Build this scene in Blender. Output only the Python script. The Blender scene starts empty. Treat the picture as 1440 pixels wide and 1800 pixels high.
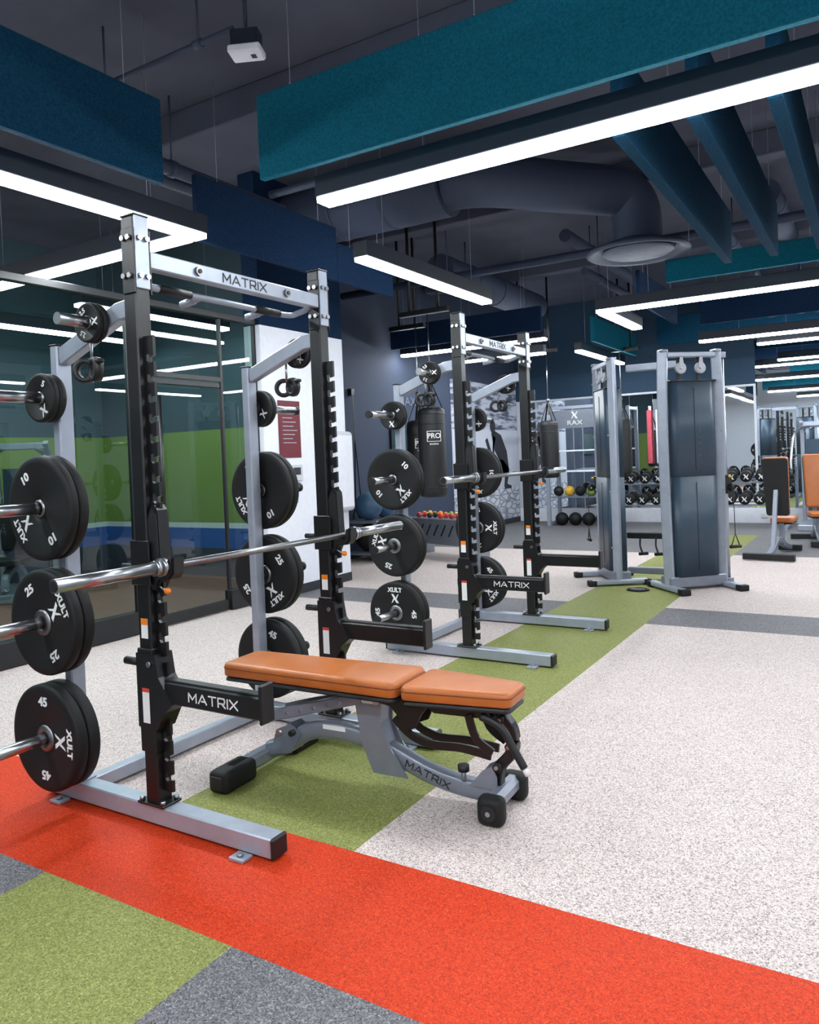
import bpy, bmesh, math, random
from mathutils import Vector, Matrix
random.seed(4)
SC=bpy.context.scene
COL=SC.collection
SC.view_settings.view_transform='Standard'
SC.view_settings.look='None'
SC.view_settings.exposure=0.75
SC.view_settings.gamma=1.0

def lin(c):
    c=c/255.0
    return c/12.92 if c<=0.04045 else ((c+0.055)/1.055)**2.4
def rgb(r,g,b): return (lin(r),lin(g),lin(b),1.0)

# ------------------------------------------------------------------ materials
def newmat(name):
    m=bpy.data.materials.new(name); m.use_nodes=True
    nt=m.node_tree; nt.nodes.clear()
    return m,nt
def N(nt,t,**kw):
    n=nt.nodes.new(t)
    for k,v in kw.items(): setattr(n,k,v)
    return n
def mat(name,col,rough=.5,metal=0.0,var=.12,scale=14.0,bump=0.0,bscale=200.0,spec=.5,coat=0.0):
    m,nt=newmat(name)
    L=nt.links
    out=N(nt,'ShaderNodeOutputMaterial'); b=N(nt,'ShaderNodeBsdfPrincipled')
    L.new(b.outputs[0],out.inputs[0])
    tc=N(nt,'ShaderNodeTexCoord')
    no=N(nt,'ShaderNodeTexNoise'); no.inputs['Scale'].default_value=scale; no.inputs['Detail'].default_value=4
    L.new(tc.outputs['Object'],no.inputs['Vector'])
    cr=N(nt,'ShaderNodeValToRGB')
    cr.color_ramp.elements[0].position=.3; cr.color_ramp.elements[1].position=.7
    cr.color_ramp.elements[0].color=tuple(x*(1-var) for x in col[:3])+(1,)
    cr.color_ramp.elements[1].color=tuple(min(1,x*(1+var)) for x in col[:3])+(1,)
    L.new(no.outputs['Fac'],cr.inputs[0]); L.new(cr.outputs[0],b.inputs['Base Color'])
    b.inputs['Roughness'].default_value=rough; b.inputs['Metallic'].default_value=metal
    b.inputs['Specular IOR Level'].default_value=spec
    b.inputs['Coat Weight'].default_value=coat
    if bump>0:
        n2=N(nt,'ShaderNodeTexNoise'); n2.inputs['Scale'].default_value=bscale; n2.inputs['Detail'].default_value=3
        L.new(tc.outputs['Object'],n2.inputs['Vector'])
        bp=N(nt,'ShaderNodeBump'); bp.inputs['Strength'].default_value=bump; bp.inputs['Distance'].default_value=.004
        L.new(n2.outputs['Fac'],bp.inputs['Height']); L.new(bp.outputs[0],b.inputs['Normal'])
    return m
def emis(name,col,st):
    m,nt=newmat(name)
    out=N(nt,'ShaderNodeOutputMaterial'); e=N(nt,'ShaderNodeEmission')
    e.inputs[0].default_value=col; e.inputs[1].default_value=st
    nt.links.new(e.outputs[0],out.inputs[0]); return m

M_BLACK=mat('black_powdercoat',rgb(14,15,17),.36,.0,.15,spec=.5,bump=.05,bscale=600)
M_BLACK2=mat('black_plastic',rgb(19,20,22),.5,0,.15)
M_SILVER=mat('silver_paint',rgb(158,165,178),.33,.35,.06)
M_GREY=mat('grey_frame_paint',rgb(130,136,148),.3,.4,.06)
M_CHROME=mat('chrome_steel',rgb(172,174,178),.28,1.0,.05)
M_STEEL=mat('brushed_steel',rgb(138,138,141),.36,1.0,.1,scale=60)
M_RUB=mat('black_rubber',rgb(17,18,19),.6,0,.15,bump=.1,bscale=500,spec=.35)
M_WHITE=mat('white_print',rgb(225,225,225),.6,0,.02)
M_GPRINT=mat('grey_print',rgb(40,42,50),.6,0,.02)
M_TAN=mat('tan_vinyl',rgb(176,98,40),.38,0,.08,scale=8,bump=.12,bscale=350)
M_TANS=mat('tan_stitch',rgb(110,50,20),.6,0,.05)
M_ORANGE=mat('orange_plastic',rgb(230,125,20),.4)
M_TEAL=mat('teal_felt',rgb(18,94,114),.95,0,.25,scale=70,bump=1.0,bscale=120,spec=.1)
M_BLUEF=mat('blue_felt',rgb(18,60,86),.95,0,.3,scale=70,bump=1.0,bscale=120,spec=.1)
M_NAVYF=mat('navy_felt',rgb(22,42,68),.95,0,.3,scale=70,bump=1.0,bscale=120,spec=.1)
M_CEIL=mat('ceiling_paint_haze',rgb(74,78,94),.9,0,.12,scale=2.5,bump=.2,bscale=30)  # paint colour raised and blued to carry the haze under the ceiling
M_DUCT=mat('duct_paint',rgb(56,66,88),.65,.1,.06)
M_HOUSE=mat('fixture_black',rgb(24,32,46),.5)
M_WALLW=mat('white_wall_paint',rgb(228,230,238),.75,0,.03,bump=.05,bscale=80)
M_WALLD=mat('slate_wall_paint',rgb(48,58,78),.8,0,.05)
M_WALLB=mat('blue_wall_paint',rgb(28,54,76),.8,0,.05)
M_WALLG=mat('light_grey_wall_paint',rgb(195,198,206),.8,0,.04)
M_FRAME=mat('dark_frame',rgb(20,22,26),.4)
M_SHROUD=mat('slate_shroud',rgb(50,68,84),.42,.05,.06)
M_POSTER=mat('maroon_poster',rgb(104,28,42),.6)
M_RED=mat('red_label',rgb(205,60,40),.5)
M_BALLB=mat('blue_ball',rgb(60,90,120),.4)
M_YEL=mat('yellow_vinyl',rgb(215,170,50),.5)
M_REDV=mat('red_vinyl',rgb(180,50,50),.5)
M_PINK=mat('pink_foam',rgb(215,90,105),.8)
M_GRN=mat('green_vinyl',rgb(120,150,60),.5)
M_SCREEN=mat('dark_screen',rgb(24,60,66),.15)
M_LENS=emis('lamp_lens',(.90,.96,1.0,1),33.0)

M_MIR=mat('mirror_silver',rgb(225,232,236),.012,1.0,.005)
M_GLASS,nt=newmat('tinted_glass')
o=N(nt,'ShaderNodeOutputMaterial'); mx=N(nt,'ShaderNodeMixShader'); tr=N(nt,'ShaderNodeBsdfTransparent'); gl=N(nt,'ShaderNodeBsdfGlossy'); lw=N(nt,'ShaderNodeLayerWeight')
lw.inputs[0].default_value=.5
pw=N(nt,'ShaderNodeMath',operation='POWER'); nt.links.new(lw.outputs['Facing'],pw.inputs[0]); pw.inputs[1].default_value=3.0
ma=N(nt,'ShaderNodeMath',operation='MULTIPLY_ADD'); nt.links.new(pw.outputs[0],ma.inputs[0]); ma.inputs[1].default_value=.45; ma.inputs[2].default_value=.06
tr.inputs[0].default_value=(.36,.49,.47,1); gl.inputs['Roughness'].default_value=.01; gl.inputs[0].default_value=(.85,.95,1,1)
nt.links.new(ma.outputs[0],mx.inputs[0]); nt.links.new(tr.outputs[0],mx.inputs[1]); nt.links.new(gl.outputs[0],mx.inputs[2]); nt.links.new(mx.outputs[0],o.inputs[0])

# floor
def floor_material():
    m,nt=newmat('speckled_rubber_floor'); L=nt.links
    out=N(nt,'ShaderNodeOutputMaterial'); b=N(nt,'ShaderNodeBsdfPrincipled'); L.new(b.outputs[0],out.inputs[0])
    g=N(nt,'ShaderNodeNewGeometry'); s=N(nt,'ShaderNodeSeparateXYZ'); L.new(g.outputs['Position'],s.inputs[0])
    def mth(op,a,bb):
        n=N(nt,'ShaderNodeMath',operation=op)
        for i,v in enumerate((a,bb)):
            if isinstance(v,(int,float)): n.inputs[i].default_value=v
            else: L.new(v,n.inputs[i])
        return n.outputs[0]
    X,Y=s.outputs['X'],s.outputs['Y']
    def rng(v,a,c): return mth('MULTIPLY',mth('GREATER_THAN',v,a),mth('LESS_THAN',v,c))
    red=rng(Y,1.657,2.287)
    green=mth('MULTIPLY',rng(X,-2.61,-1.695),mth('LESS_THAN',Y,13.4))
    dark=mth('MAXIMUM',mth('MAXIMUM',rng(Y,6.44,7.15),mth('LESS_THAN',Y,1.8)),mth('GREATER_THAN',Y,10.9))
    vo=N(nt,'ShaderNodeTexVoronoi'); vo.inputs['Scale'].default_value=200; L.new(g.outputs['Position'],vo.inputs['Vector'])
    vs=N(nt,'ShaderNodeSeparateColor'); L.new(vo.outputs['Color'],vs.inputs[0])
    vo2=N(nt,'ShaderNodeTexVoronoi'); vo2.inputs['Scale'].default_value=340; L.new(g.outputs['Position'],vo2.inputs['Vector'])
    vs2=N(nt,'ShaderNodeSeparateColor'); L.new(vo2.outputs['Color'],vs2.inputs[0])
    big=N(nt,'ShaderNodeTexNoise'); big.inputs['Scale'].default_value=1.3; L.new(g.outputs['Position'],big.inputs['Vector'])
    def ramp(fac,els):
        r=N(nt,'ShaderNodeValToRGB'); cr=r.color_ramp
        cr.elements[0].position=els[0][0]; cr.elements[0].color=els[0][1]
        cr.elements[1].position=els[1][0]; cr.elements[1].color=els[1][1]
        for p,c in els[2:]:
            e=cr.elements.new(p); e.color=c
        L.new(fac,r.inputs[0]); return r.outputs[0]
    def speck(base,darkc,lightc,fd=.25,fl=.12):
        c1=ramp(vs.outputs[0],[(0,darkc),(fd*.5,darkc),(fd,base),(1-fl,base),(1,lightc)])
        c2=ramp(vs2.outputs[1],[(0,darkc),(fd*.3,darkc),(fd*.6,base),(1-fl,base),(1,lightc)])
        mixn=N(nt,'ShaderNodeMix',data_type='RGBA'); mixn.inputs[0].default_value=.5
        L.new(c1,mixn.inputs[6]); L.new(c2,mixn.inputs[7]); return mixn.outputs[2]
    def mix(f,a,c):
        n=N(nt,'ShaderNodeMix',data_type='RGBA'); L.new(f,n.inputs[0]); L.new(a,n.inputs[6]); L.new(c,n.inputs[7]); return n.outputs[2]
    cw=speck(rgb(204,189,183),rgb(100,88,86),rgb(234,224,220),.42,.25)
    cd=speck(rgb(104,102,105),rgb(50,50,53),rgb(165,165,168),.4,.25)
    cg=speck(rgb(128,132,70),rgb(82,88,42),rgb(174,176,118),.4,.2)
    crr=speck(rgb(196,52,14),rgb(138,34,12),rgb(220,88,44),.35,.2)
    c=mix(dark,cw,cd); c=mix(green,c,cg); c=mix(red,c,crr)
    bm=N(nt,'ShaderNodeMix',data_type='RGBA',blend_type='MULTIPLY'); bm.inputs[0].default_value=1
    br=ramp(big.outputs['Fac'],[(.3,(.94,.94,.94,1)),(.7,(1,1,1,1))])
    L.new(c,bm.inputs[6]); L.new(br,bm.inputs[7]); L.new(bm.outputs[2],b.inputs['Base Color'])
    b.inputs['Roughness'].default_value=.6; b.inputs['Specular IOR Level'].default_value=.2
    bp=N(nt,'ShaderNodeBump'); bp.inputs['Strength'].default_value=.12; bp.inputs['Distance'].default_value=.002
    L.new(vs.outputs[1],bp.inputs['Height']); L.new(bp.outputs[0],b.inputs['Normal'])
    return m
M_FLOOR=floor_material()
def wood_material():
    m,nt=newmat('dark_wood_planks'); L=nt.links
    out=N(nt,'ShaderNodeOutputMaterial'); b=N(nt,'ShaderNodeBsdfPrincipled'); L.new(b.outputs[0],out.inputs[0])
    g=N(nt,'ShaderNodeNewGeometry'); mp=N(nt,'ShaderNodeMapping'); L.new(g.outputs['Position'],mp.inputs[0]); mp.inputs['Scale'].default_value=(1,6,1)
    br=N(nt,'ShaderNodeTexNoise'); br.inputs['Scale'].default_value=3; br.inputs['Detail'].default_value=6; L.new(mp.outputs[0],br.inputs['Vector'])
    r=N(nt,'ShaderNodeValToRGB'); r.color_ramp.elements[0].color=rgb(92,56,40); r.color_ramp.elements[1].color=rgb(150,102,78)
    L.new(br.outputs['Fac'],r.inputs[0]); L.new(r.outputs[0],b.inputs['Base Color']); b.inputs['Roughness'].default_value=.4
    return m
M_WOOD=wood_material()
def striped_wall():
    m,nt=newmat('striped_green_wall'); L=nt.links
    out=N(nt,'ShaderNodeOutputMaterial'); b=N(nt,'ShaderNodeBsdfPrincipled'); L.new(b.outputs[0],out.inputs[0])
    g=N(nt,'ShaderNodeNewGeometry'); s=N(nt,'ShaderNodeSeparateXYZ'); L.new(g.outputs['Position'],s.inputs[0])
    d=N(nt,'ShaderNodeMath',operation='DIVIDE'); L.new(s.outputs['Z'],d.inputs[0]); d.inputs[1].default_value=4.5
    r=N(nt,'ShaderNodeValToRGB'); cr=r.color_ramp; cr.interpolation='CONSTANT'
    cr.elements[0].position=0; cr.elements[0].color=rgb(60,66,76)
    cr.elements[1].position=.36/4.5; cr.elements[1].color=rgb(44,88,158)
    e=cr.elements.new(.62/4.5); e.color=rgb(200,208,210)
    e=cr.elements.new(.70/4.5); e.color=rgb(116,138,66)
    e=cr.elements.new(1.9/4.5); e.color=rgb(54,76,84)  # teal above the green: glass reflection put into the wall colour
    L.new(d.outputs[0],r.inputs[0]); L.new(r.outputs[0],b.inputs['Base Color']); b.inputs['Roughness'].default_value=.7
    return m
M_STRIPE=striped_wall()
def mural_material():
    m,nt=newmat('greyscale_mural_print'); L=nt.links
    out=N(nt,'ShaderNodeOutputMaterial'); b=N(nt,'ShaderNodeBsdfPrincipled'); L.new(b.outputs[0],out.inputs[0])
    g=N(nt,'ShaderNodeNewGeometry'); s=N(nt,'ShaderNodeSeparateXYZ'); L.new(g.outputs['Position'],s.inputs[0])
    mp=N(nt,'ShaderNodeMapping'); mp.inputs['Scale'].default_value=(1,1.6,9); L.new(g.outputs['Position'],mp.inputs[0])
    no=N(nt,'ShaderNodeTexNoise'); no.inputs['Scale'].default_value=1.6; no.inputs['Detail'].default_value=5; L.new(mp.outputs[0],no.inputs['Vector'])
    r=N(nt,'ShaderNodeValToRGB'); r.color_ramp.elements[0].position=.40; r.color_ramp.elements[0].color=rgb(70,78,98); r.color_ramp.elements[1].position=.55; r.color_ramp.elements[1].color=rgb(180,184,200)
    L.new(no.outputs['Fac'],r.inputs[0])
    mp2=N(nt,'ShaderNodeMapping'); mp2.inputs['Scale'].default_value=(1,2.0,5); L.new(g.outputs['Position'],mp2.inputs[0])
    vo=N(nt,'ShaderNodeTexVoronoi',feature='DISTANCE_TO_EDGE'); vo.inputs['Scale'].default_value=1.8; L.new(mp2.outputs[0],vo.inputs['Vector'])
    r2=N(nt,'ShaderNodeValToRGB'); r2.color_ramp.elements[0].position=.0; r2.color_ramp.elements[0].color=rgb(110,116,132); r2.color_ramp.elements[1].position=.15; r2.color_ramp.elements[1].color=rgb(205,208,218)
    L.new(vo.outputs['Distance'],r2.inputs[0])
    lt=N(nt,'ShaderNodeMath',operation='LESS_THAN'); L.new(s.outputs['Z'],lt.inputs[0]); lt.inputs[1].default_value=.75
    mid=N(nt,'ShaderNodeMath',operation='LESS_THAN'); L.new(s.outputs['Z'],mid.inputs[0]); mid.inputs[1].default_value=1.95
    m1=N(nt,'ShaderNodeMix',data_type='RGBA'); L.new(mid.outputs[0],m1.inputs[0]); L.new(r.outputs[0],m1.inputs[6]); m1.inputs[7].default_value=rgb(190,194,206)
    m2=N(nt,'ShaderNodeMix',data_type='RGBA'); L.new(lt.outputs[0],m2.inputs[0]); L.new(m1.outputs[2],m2.inputs[6]); L.new(r2.outputs[0],m2.inputs[7])
    L.new(m2.outputs[2],b.inputs['Base Color']); b.inputs['Roughness'].default_value=.7
    return m
M_MURAL=mural_material()

# ------------------------------------------------------------------ mesh builder
FX=Matrix(((0,0,1,0),(1,0,0,0),(0,1,0,0),(0,0,0,1)))      # text facing +X
FNY=Matrix(((1,0,0,0),(0,0,-1,0),(0,1,0,0),(0,0,0,1)))    # facing -Y
FPY=Matrix(((-1,0,0,0),(0,0,1,0),(0,1,0,0),(0,0,0,1)))    # facing +Y
def T(*v): return Matrix.Translation(Vector(v))
def RZ(a): return Matrix.Rotation(math.radians(a),4,'Z')
def RX(a): return Matrix.Rotation(math.radians(a),4,'X')
def RY(a): return Matrix.Rotation(math.radians(a),4,'Y')
def spath(pts,n=6):
    P=[Vector(p) for p in pts]; out=[]
    for i in range(len(P)-1):
        p0=P[max(i-1,0)];p1=P[i];p2=P[i+1];p3=P[min(i+2,len(P)-1)]
        for k in range(n):
            t=k/n
            out.append(.5*((2*p1)+(-p0+p2)*t+(2*p0-5*p1+4*p2-p3)*t*t+(-p0+3*p1-3*p2+p3)*t**3))
    out.append(P[-1]); return out
_tc={}
class MB:
    def __init__(s): s.bm=bmesh.new(); s.mats=[]; s.M=Matrix.Identity(4)
    def mi(s,m):
        if m not in s.mats: s.mats.append(m)
        return s.mats.index(m)
    def merge(s,tb,m,M=None):
        i=s.mi(m)
        for f in tb.faces: f.material_index=i
        MM=s.M@(M if M is not None else Matrix.Identity(4))
        bmesh.ops.transform(tb,matrix=MM,verts=tb.verts)
        me=bpy.data.meshes.new('tmp'); tb.to_mesh(me); tb.free(); s.bm.from_mesh(me); bpy.data.meshes.remove(me)
    def box(s,c,sz,m,bev=.003,M=None,seg=1):
        tb=bmesh.new(); bmesh.ops.create_cube(tb,size=1)
        bmesh.ops.scale(tb,vec=Vector(sz),verts=tb.verts)
        if bev>0: bmesh.ops.bevel(tb,geom=tb.edges[:],offset=min(bev,min(sz)*.45),segments=seg,affect='EDGES',profile=.5)
        if seg>1:
            for f in tb.faces: f.smooth=True
        s.merge(tb,m,T(*c)@(M if M is not None else Matrix.Identity(4))); return s
    def bx(s,x0,x1,y0,y1,z0,z1,m,bev=.003,seg=1):
        return s.box(((x0+x1)/2,(y0+y1)/2,(z0+z1)/2),(abs(x1-x0),abs(y1-y0),abs(z1-z0)),m,bev,None,seg)
    def quadx(s,x,y0,y1,z0,z1,m):
        tb=bmesh.new(); vs=[tb.verts.new(p) for p in ((x,y0,z0),(x,y1,z0),(x,y1,z1),(x,y0,z1))]; tb.faces.new(vs); s.merge(tb,m); return s
    def cyl(s,p0,p1,r,m,r2=None,seg=20):
        p0=Vector(p0);p1=Vector(p1);d=p1-p0
        tb=bmesh.new(); bmesh.ops.create_cone(tb,cap_ends=True,segments=seg,radius1=r,radius2=r if r2 is None else r2,depth=d.length)
        for f in tb.faces: f.smooth=len(f.verts)==4
        s.merge(tb,m,T(*((p0+p1)/2))@d.to_track_quat('Z','Y').to_matrix().to_4x4()); return s
    def lathe(s,prof,m,M=None,seg=40,smooth=True,close=False):
        tb=bmesh.new(); rings=[]
        for r,h in prof:
            rings.append([tb.verts.new((r*math.cos(2*math.pi*k/seg),r*math.sin(2*math.pi*k/seg),h)) for k in range(seg)])
        n=len(rings)
        for i in range(n if close else n-1):
            a=rings[i];b=rings[(i+1)%n]
            for k in range(seg):
                f=tb.faces.new((a[k],a[(k+1)%seg],b[(k+1)%seg],b[k])); f.smooth=smooth
        if not close:
            if prof[0][0]>1e-5: tb.faces.new(list(reversed(rings[0])))
            if prof[-1][0]>1e-5: tb.faces.new(rings[-1])
        bmesh.ops.remove_doubles(tb,verts=tb.verts,dist=1e-6)
        bmesh.ops.recalc_face_normals(tb,faces=tb.faces)
        s.merge(tb,m,M); return s
    def sph(s,c,r,m,sc=(1,1,1),seg=20):
        tb=bmesh.new(); bmesh.ops.create_uvsphere(tb,u_segments=seg,v_segments=seg//2,radius=r)
        for f in tb.faces: f.smooth=True
        s.merge(tb,m,T(*c)@Matrix.Diagonal((*sc,1))); return s
    def poly(s,pts,th,m,M=None,smooth=False):
        tb=bmesh.new(); vs=[tb.verts.new((x,y,-th/2)) for x,y in pts]
        f=tb.faces.new(vs)
        r=bmesh.ops.extrude_face_region(tb,geom=[f])
        nv=[v for v in r['geom'] if isinstance(v,bmesh.types.BMVert)]
        bmesh.ops.translate(tb,vec=(0,0,th),verts=nv)
        bmesh.ops.recalc_face_normals(tb,faces=tb.faces)
        if smooth:
            for f in tb.faces: f.smooth=len(f.verts)==4
        s.merge(tb,m,M); return s
    def sweep(s,pts,prof,m,up=(0,0,1),smooth=False):
        P=[Vector(p) for p in pts]; up=Vector(up); tb=bmesh.new(); rings=[]
        for i,p in enumerate(P):
            t=(P[min(i+1,len(P)-1)]-P[max(i-1,0)]).normalized()
            sd=t.cross(up)
            if sd.length<1e-4: sd=t.cross(Vector((1,0,0)))
            sd.normalize(); u=sd.cross(t).normalized()
            rings.append([tb.verts.new(p+sd*a+u*b) for a,b in prof])
        n=len(prof)
        for i in range(len(rings)-1):
            for k in range(n):
                f=tb.faces.new((rings[i][k],rings[i][(k+1)%n],rings[i+1][(k+1)%n],rings[i+1][k])); f.smooth=smooth
        tb.faces.new(list(reversed(rings[0]))); tb.faces.new(rings[-1])
        bmesh.ops.recalc_face_normals(tb,faces=tb.faces)
        s.merge(tb,m); return s
    def tube(s,pts,r,m,seg=14,up=(0,0,1)):
        return s.sweep(pts,[(r*math.cos(2*math.pi*k/seg),r*math.sin(2*math.pi*k/seg)) for k in range(seg)],m,up,True)
    def oval(s,pts,w,h,m,seg=20,up=(0,0,1)):
        pr=[]
        for k in range(seg):
            a=2*math.pi*k/seg; c,sn=math.cos(a),math.sin(a)
            pr.append((w/2*math.copysign(abs(c)**.6,c),h/2*math.copysign(abs(sn)**.6,sn)))
        return s.sweep(pts,pr,m,up,True)
    def bar(s,pts,w,h,m,c=.004,up=(0,0,1)):
        a,b=w/2,h/2
        return s.sweep(pts,[(-a+c,-b),(a-c,-b),(a,-b+c),(a,b-c),(a-c,b),(-a+c,b),(-a,b-c),(-a,-b+c)],m,up)
    def text(s,body,size,M,m,sx=1.0,ext=.0008,off=0.0):
        k=(body,size,ext,off)
        if k not in _tc:
            cu=bpy.data.curves.new('t','FONT'); cu.body=body; cu.size=size; cu.extrude=ext; cu.offset=off
            cu.align_x='CENTER'; cu.align_y='CENTER'; cu.resolution_u=4
            ob=bpy.data.objects.new('t',cu); COL.objects.link(ob)
            dg=bpy.context.evaluated_depsgraph_get(); dg.update()
            me=bpy.data.meshes.new_from_object(ob.evaluated_get(dg))
            bpy.data.objects.remove(ob); bpy.data.curves.remove(cu); _tc[k]=me
        tb=bmesh.new(); tb.from_mesh(_tc[k])
        s.merge(tb,m,M@Matrix.Diagonal((sx,1,1,1))); return s
    def brand(s,h,M,m,th=.0016,sw=.15):
        # wide thin stroke lettering, cap height h, centred
        G=[('M',1.2,[(0,0,0,1),(0,1,.6,.3),(.6,.3,1.2,1),(1.2,1,1.2,0)]),
           ('A',1.25,[(0,0,.62,1),(.62,1,1.25,0),(.5,.28,.98,.28)]),
           ('T',1.1,[(0,1,1.1,1),(.55,1,.55,0)]),
           ('R',1.05,[(0,0,0,1),(0,1,.9,1),(.9,1,1.02,.72),(1.02,.72,.9,.42),(.9,.42,.0,.42),(.55,.42,1.05,0)]),
           ('I',.0,[(0,0,0,1)]),
           ('X',1.15,[(0,0,1.15,1),(0,1,1.15,0)])]
        gap=.36; tot=sum(g[1] for g in G)+gap*(len(G)-1); x=-tot/2
        for _,wd,st in G:
            for a,b,c,d in st:
                p=Vector((a,b)); q=Vector((c,d)); u=(q-p).normalized(); n=Vector((-u.y,u.x))*sw/2; e=u*sw*.35
                pts=[p-e+n,p-e-n,q+e-n,q+e+n]
                s.poly([((x+v.x)*h,(v.y-.5)*h) for v in pts],th,m,M)
            x+=wd+gap
        return s
    def mesh(s,name):
        me=bpy.data.meshes.new(name); s.bm.to_mesh(me); s.bm.free()
        for m in s.mats: me.materials.append(m)
        return me
def link(o): COL.objects.link(o); return o
def thing(name,label,cat,loc=(0,0,0),rz=0,group=None):
    e=bpy.data.objects.new(name,None); e.empty_display_size=.1; link(e)
    e.location=loc; e.rotation_euler=(0,0,math.radians(rz)); e['label']=label; e['category']=cat
    if group: e['group']=group
    return e
def part(mb,name,parent,label=None):
    o=bpy.data.objects.new(name,mb.mesh(name)); link(o); o.parent=parent
    if label: o['label']=label
    return o
def solo(mb,name,label,cat,loc=(0,0,0),rz=0,group=None):
    o=bpy.data.objects.new(name,mb.mesh(name)); link(o); o.location=loc; o.rotation_euler=(0,0,math.radians(rz))
    o['label']=label; o['category']=cat
    if group: o['group']=group
    return o
def struct(mb,name,loc=(0,0,0)):
    o=bpy.data.objects.new(name,mb.mesh(name)); link(o); o.location=loc; o['kind']='structure'; return o
def dup(src,loc,rot=None,label=None):
    n=src.copy(); link(n); n.location=loc
    if rot is not None: n.rotation_euler=rot
    if label: n['label']=label
    for ch in src.children:
        c=ch.copy(); c.parent=n; link(c)
        for g in ch.children:
            q=g.copy(); q.parent=c; link(q)
    return n

CZ=4.5   # ceiling height
CT=CZ-.001
# ------------------------------------------------------------------ camera
f_,cx_,cy_,yaw,pitch,roll=1362.56,713.22,828.89,0.55093,0.01666,0.03977
F=Vector((-math.sin(yaw)*math.cos(pitch),math.cos(yaw)*math.cos(pitch),-math.sin(pitch)))
R=Vector((math.cos(yaw),math.sin(yaw),0)); D=F.cross(R)
ix=R*math.cos(roll)+D*math.sin(roll); iy=-R*math.sin(roll)+D*math.cos(roll)
cam=bpy.data.cameras.new('camera'); camo=bpy.data.objects.new('camera',cam); link(camo)
cam.sensor_width=36; cam.lens=f_/1800*36; cam.shift_x=(720-cx_)/1800; cam.shift_y=-(900-cy_)/1800
cam.clip_start=.05; cam.clip_end=100
Mx=Matrix((( ix.x,-iy.x,-F.x,0),(ix.y,-iy.y,-F.y,0),(ix.z,-iy.z,-F.z,1.44),(0,0,0,1)))
camo.matrix_world=Mx
SC.camera=camo
w=bpy.data.worlds.new('world'); SC.world=w; w.use_nodes=True
w.node_tree.nodes['Background'].inputs[0].default_value=(.5,.6,.75,1); w.node_tree.nodes['Background'].inputs[1].default_value=.3

# ------------------------------------------------------------------ room shell
XL,XR,YB,YF=-9.6,5.0,-3.0,15.5
struct(MB().bx(XL,XR,YB,YF+.2,-.2,0,M_FLOOR,0),'floor')
struct(MB().bx(XL,-5.62,YB,7.28,0.0,.006,M_WOOD,0),'floor_wood')
struct(MB().bx(XL-.2,XR+.2,YB-.2,YF+.2,CZ,CZ+.2,M_CEIL,0),'ceiling')
for i,y in enumerate((1.45,4.75,8.35,11.6)): struct(MB().bx(-5.4 if y<7.4 else -6.6,XR,y,y+.22,CZ-.25,CZ,M_CEIL,.01),'trim_%d'%(i+5))
struct(MB().bx(XR,XR+.2,YB,YF,0,CZ,M_WALLG,0),'wall_right')
struct(MB().bx(XL-.2,XR+.2,YB-.2,YB,0,CZ,M_WALLG,0),'wall_rear')
fw=MB(); fw.bx(-6.87,XR+.2,YF,YF+.2,0,2.56,M_WALLG,0); fw.bx(-6.87,XR+.2,YF,YF+.2,2.56,CZ,M_WALLB,0)
struct(fw,'wall_far')
struct(MB().bx(-6.87,-6.67,7.5,YF,0,CZ,M_WALLD,0),'wall_left')
PY=6.15
struct(MB().bx(-5.72,-5.5,PY,7.6,0,2.9,M_WALLW,0).bx(-5.72,-5.5,PY,7.6,2.9,CZ,M_NAVYF,0),'wall_pillar')
gw=MB(); gw.bx(XL,-5.72,7.3,7.5,0,CZ,M_STRIPE,0); struct(gw,'wall_studio_end')
gw=MB(); gw.bx(XL-.2,XL,YB,7.5,0,CZ,M_STRIPE,0); struct(gw,'wall_studio_side')
struct(MB().bx(-5.5,-5.485,PY,7.6,0,.1,M_GPRINT,.002),'baseboard_pillar')
struct(MB().bx(-6.67,-6.65,7.5,YF,0,.1,M_GPRINT,.002),'baseboard_left')
struct(MB().bx(-6.65,XR,YF-.03,YF,0,.27,M_WALLW,.004),'baseboard_far')
for i,x in enumerate((-4.9,-4.5,-1.9,-1.4)):
    solo(MB().bx(0,.12,-.015,0,0,.08,M_WHITE,.003),'wall_outlet','white power outlet on the skirting','outlet',(x,YF-.03,.1),group='outlets along the skirting')

# glass partition
gp=-5.58; GT=2.9
fr_=MB()
fr_.bx(gp-.05,gp+.05,-1.0,4.55,0.006,.2,M_FRAME,.004)
fr_.bx(gp-.05,gp+.05,5.62,PY,0.006,.2,M_FRAME,.004)
fr_.bx(gp-.04,gp+.04,-1.0,PY,GT,GT+.06,M_FRAME,.004)
for y in (-1.0,.8,2.6,4.5,5.62,PY-.03): fr_.bx(gp-.02,gp+.02,y,y+.03,.2,GT,M_FRAME,.003)
fr_.bx(gp-.02,gp+.02,4.53,5.62,2.27,2.32,M_FRAME,.003)
struct(fr_,'trim_1')
for i,(a,b,z0,z1) in enumerate([(-.97,.8,.2,GT),(.83,2.6,.2,GT),(2.63,4.5,.2,GT),(5.65,PY-.03,.2,GT),(4.53,5.62,2.32,GT)]):
    struct(MB().quadx(gp,a,b,z0,z1,M_GLASS),'window_%d'%(i+1))
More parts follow.
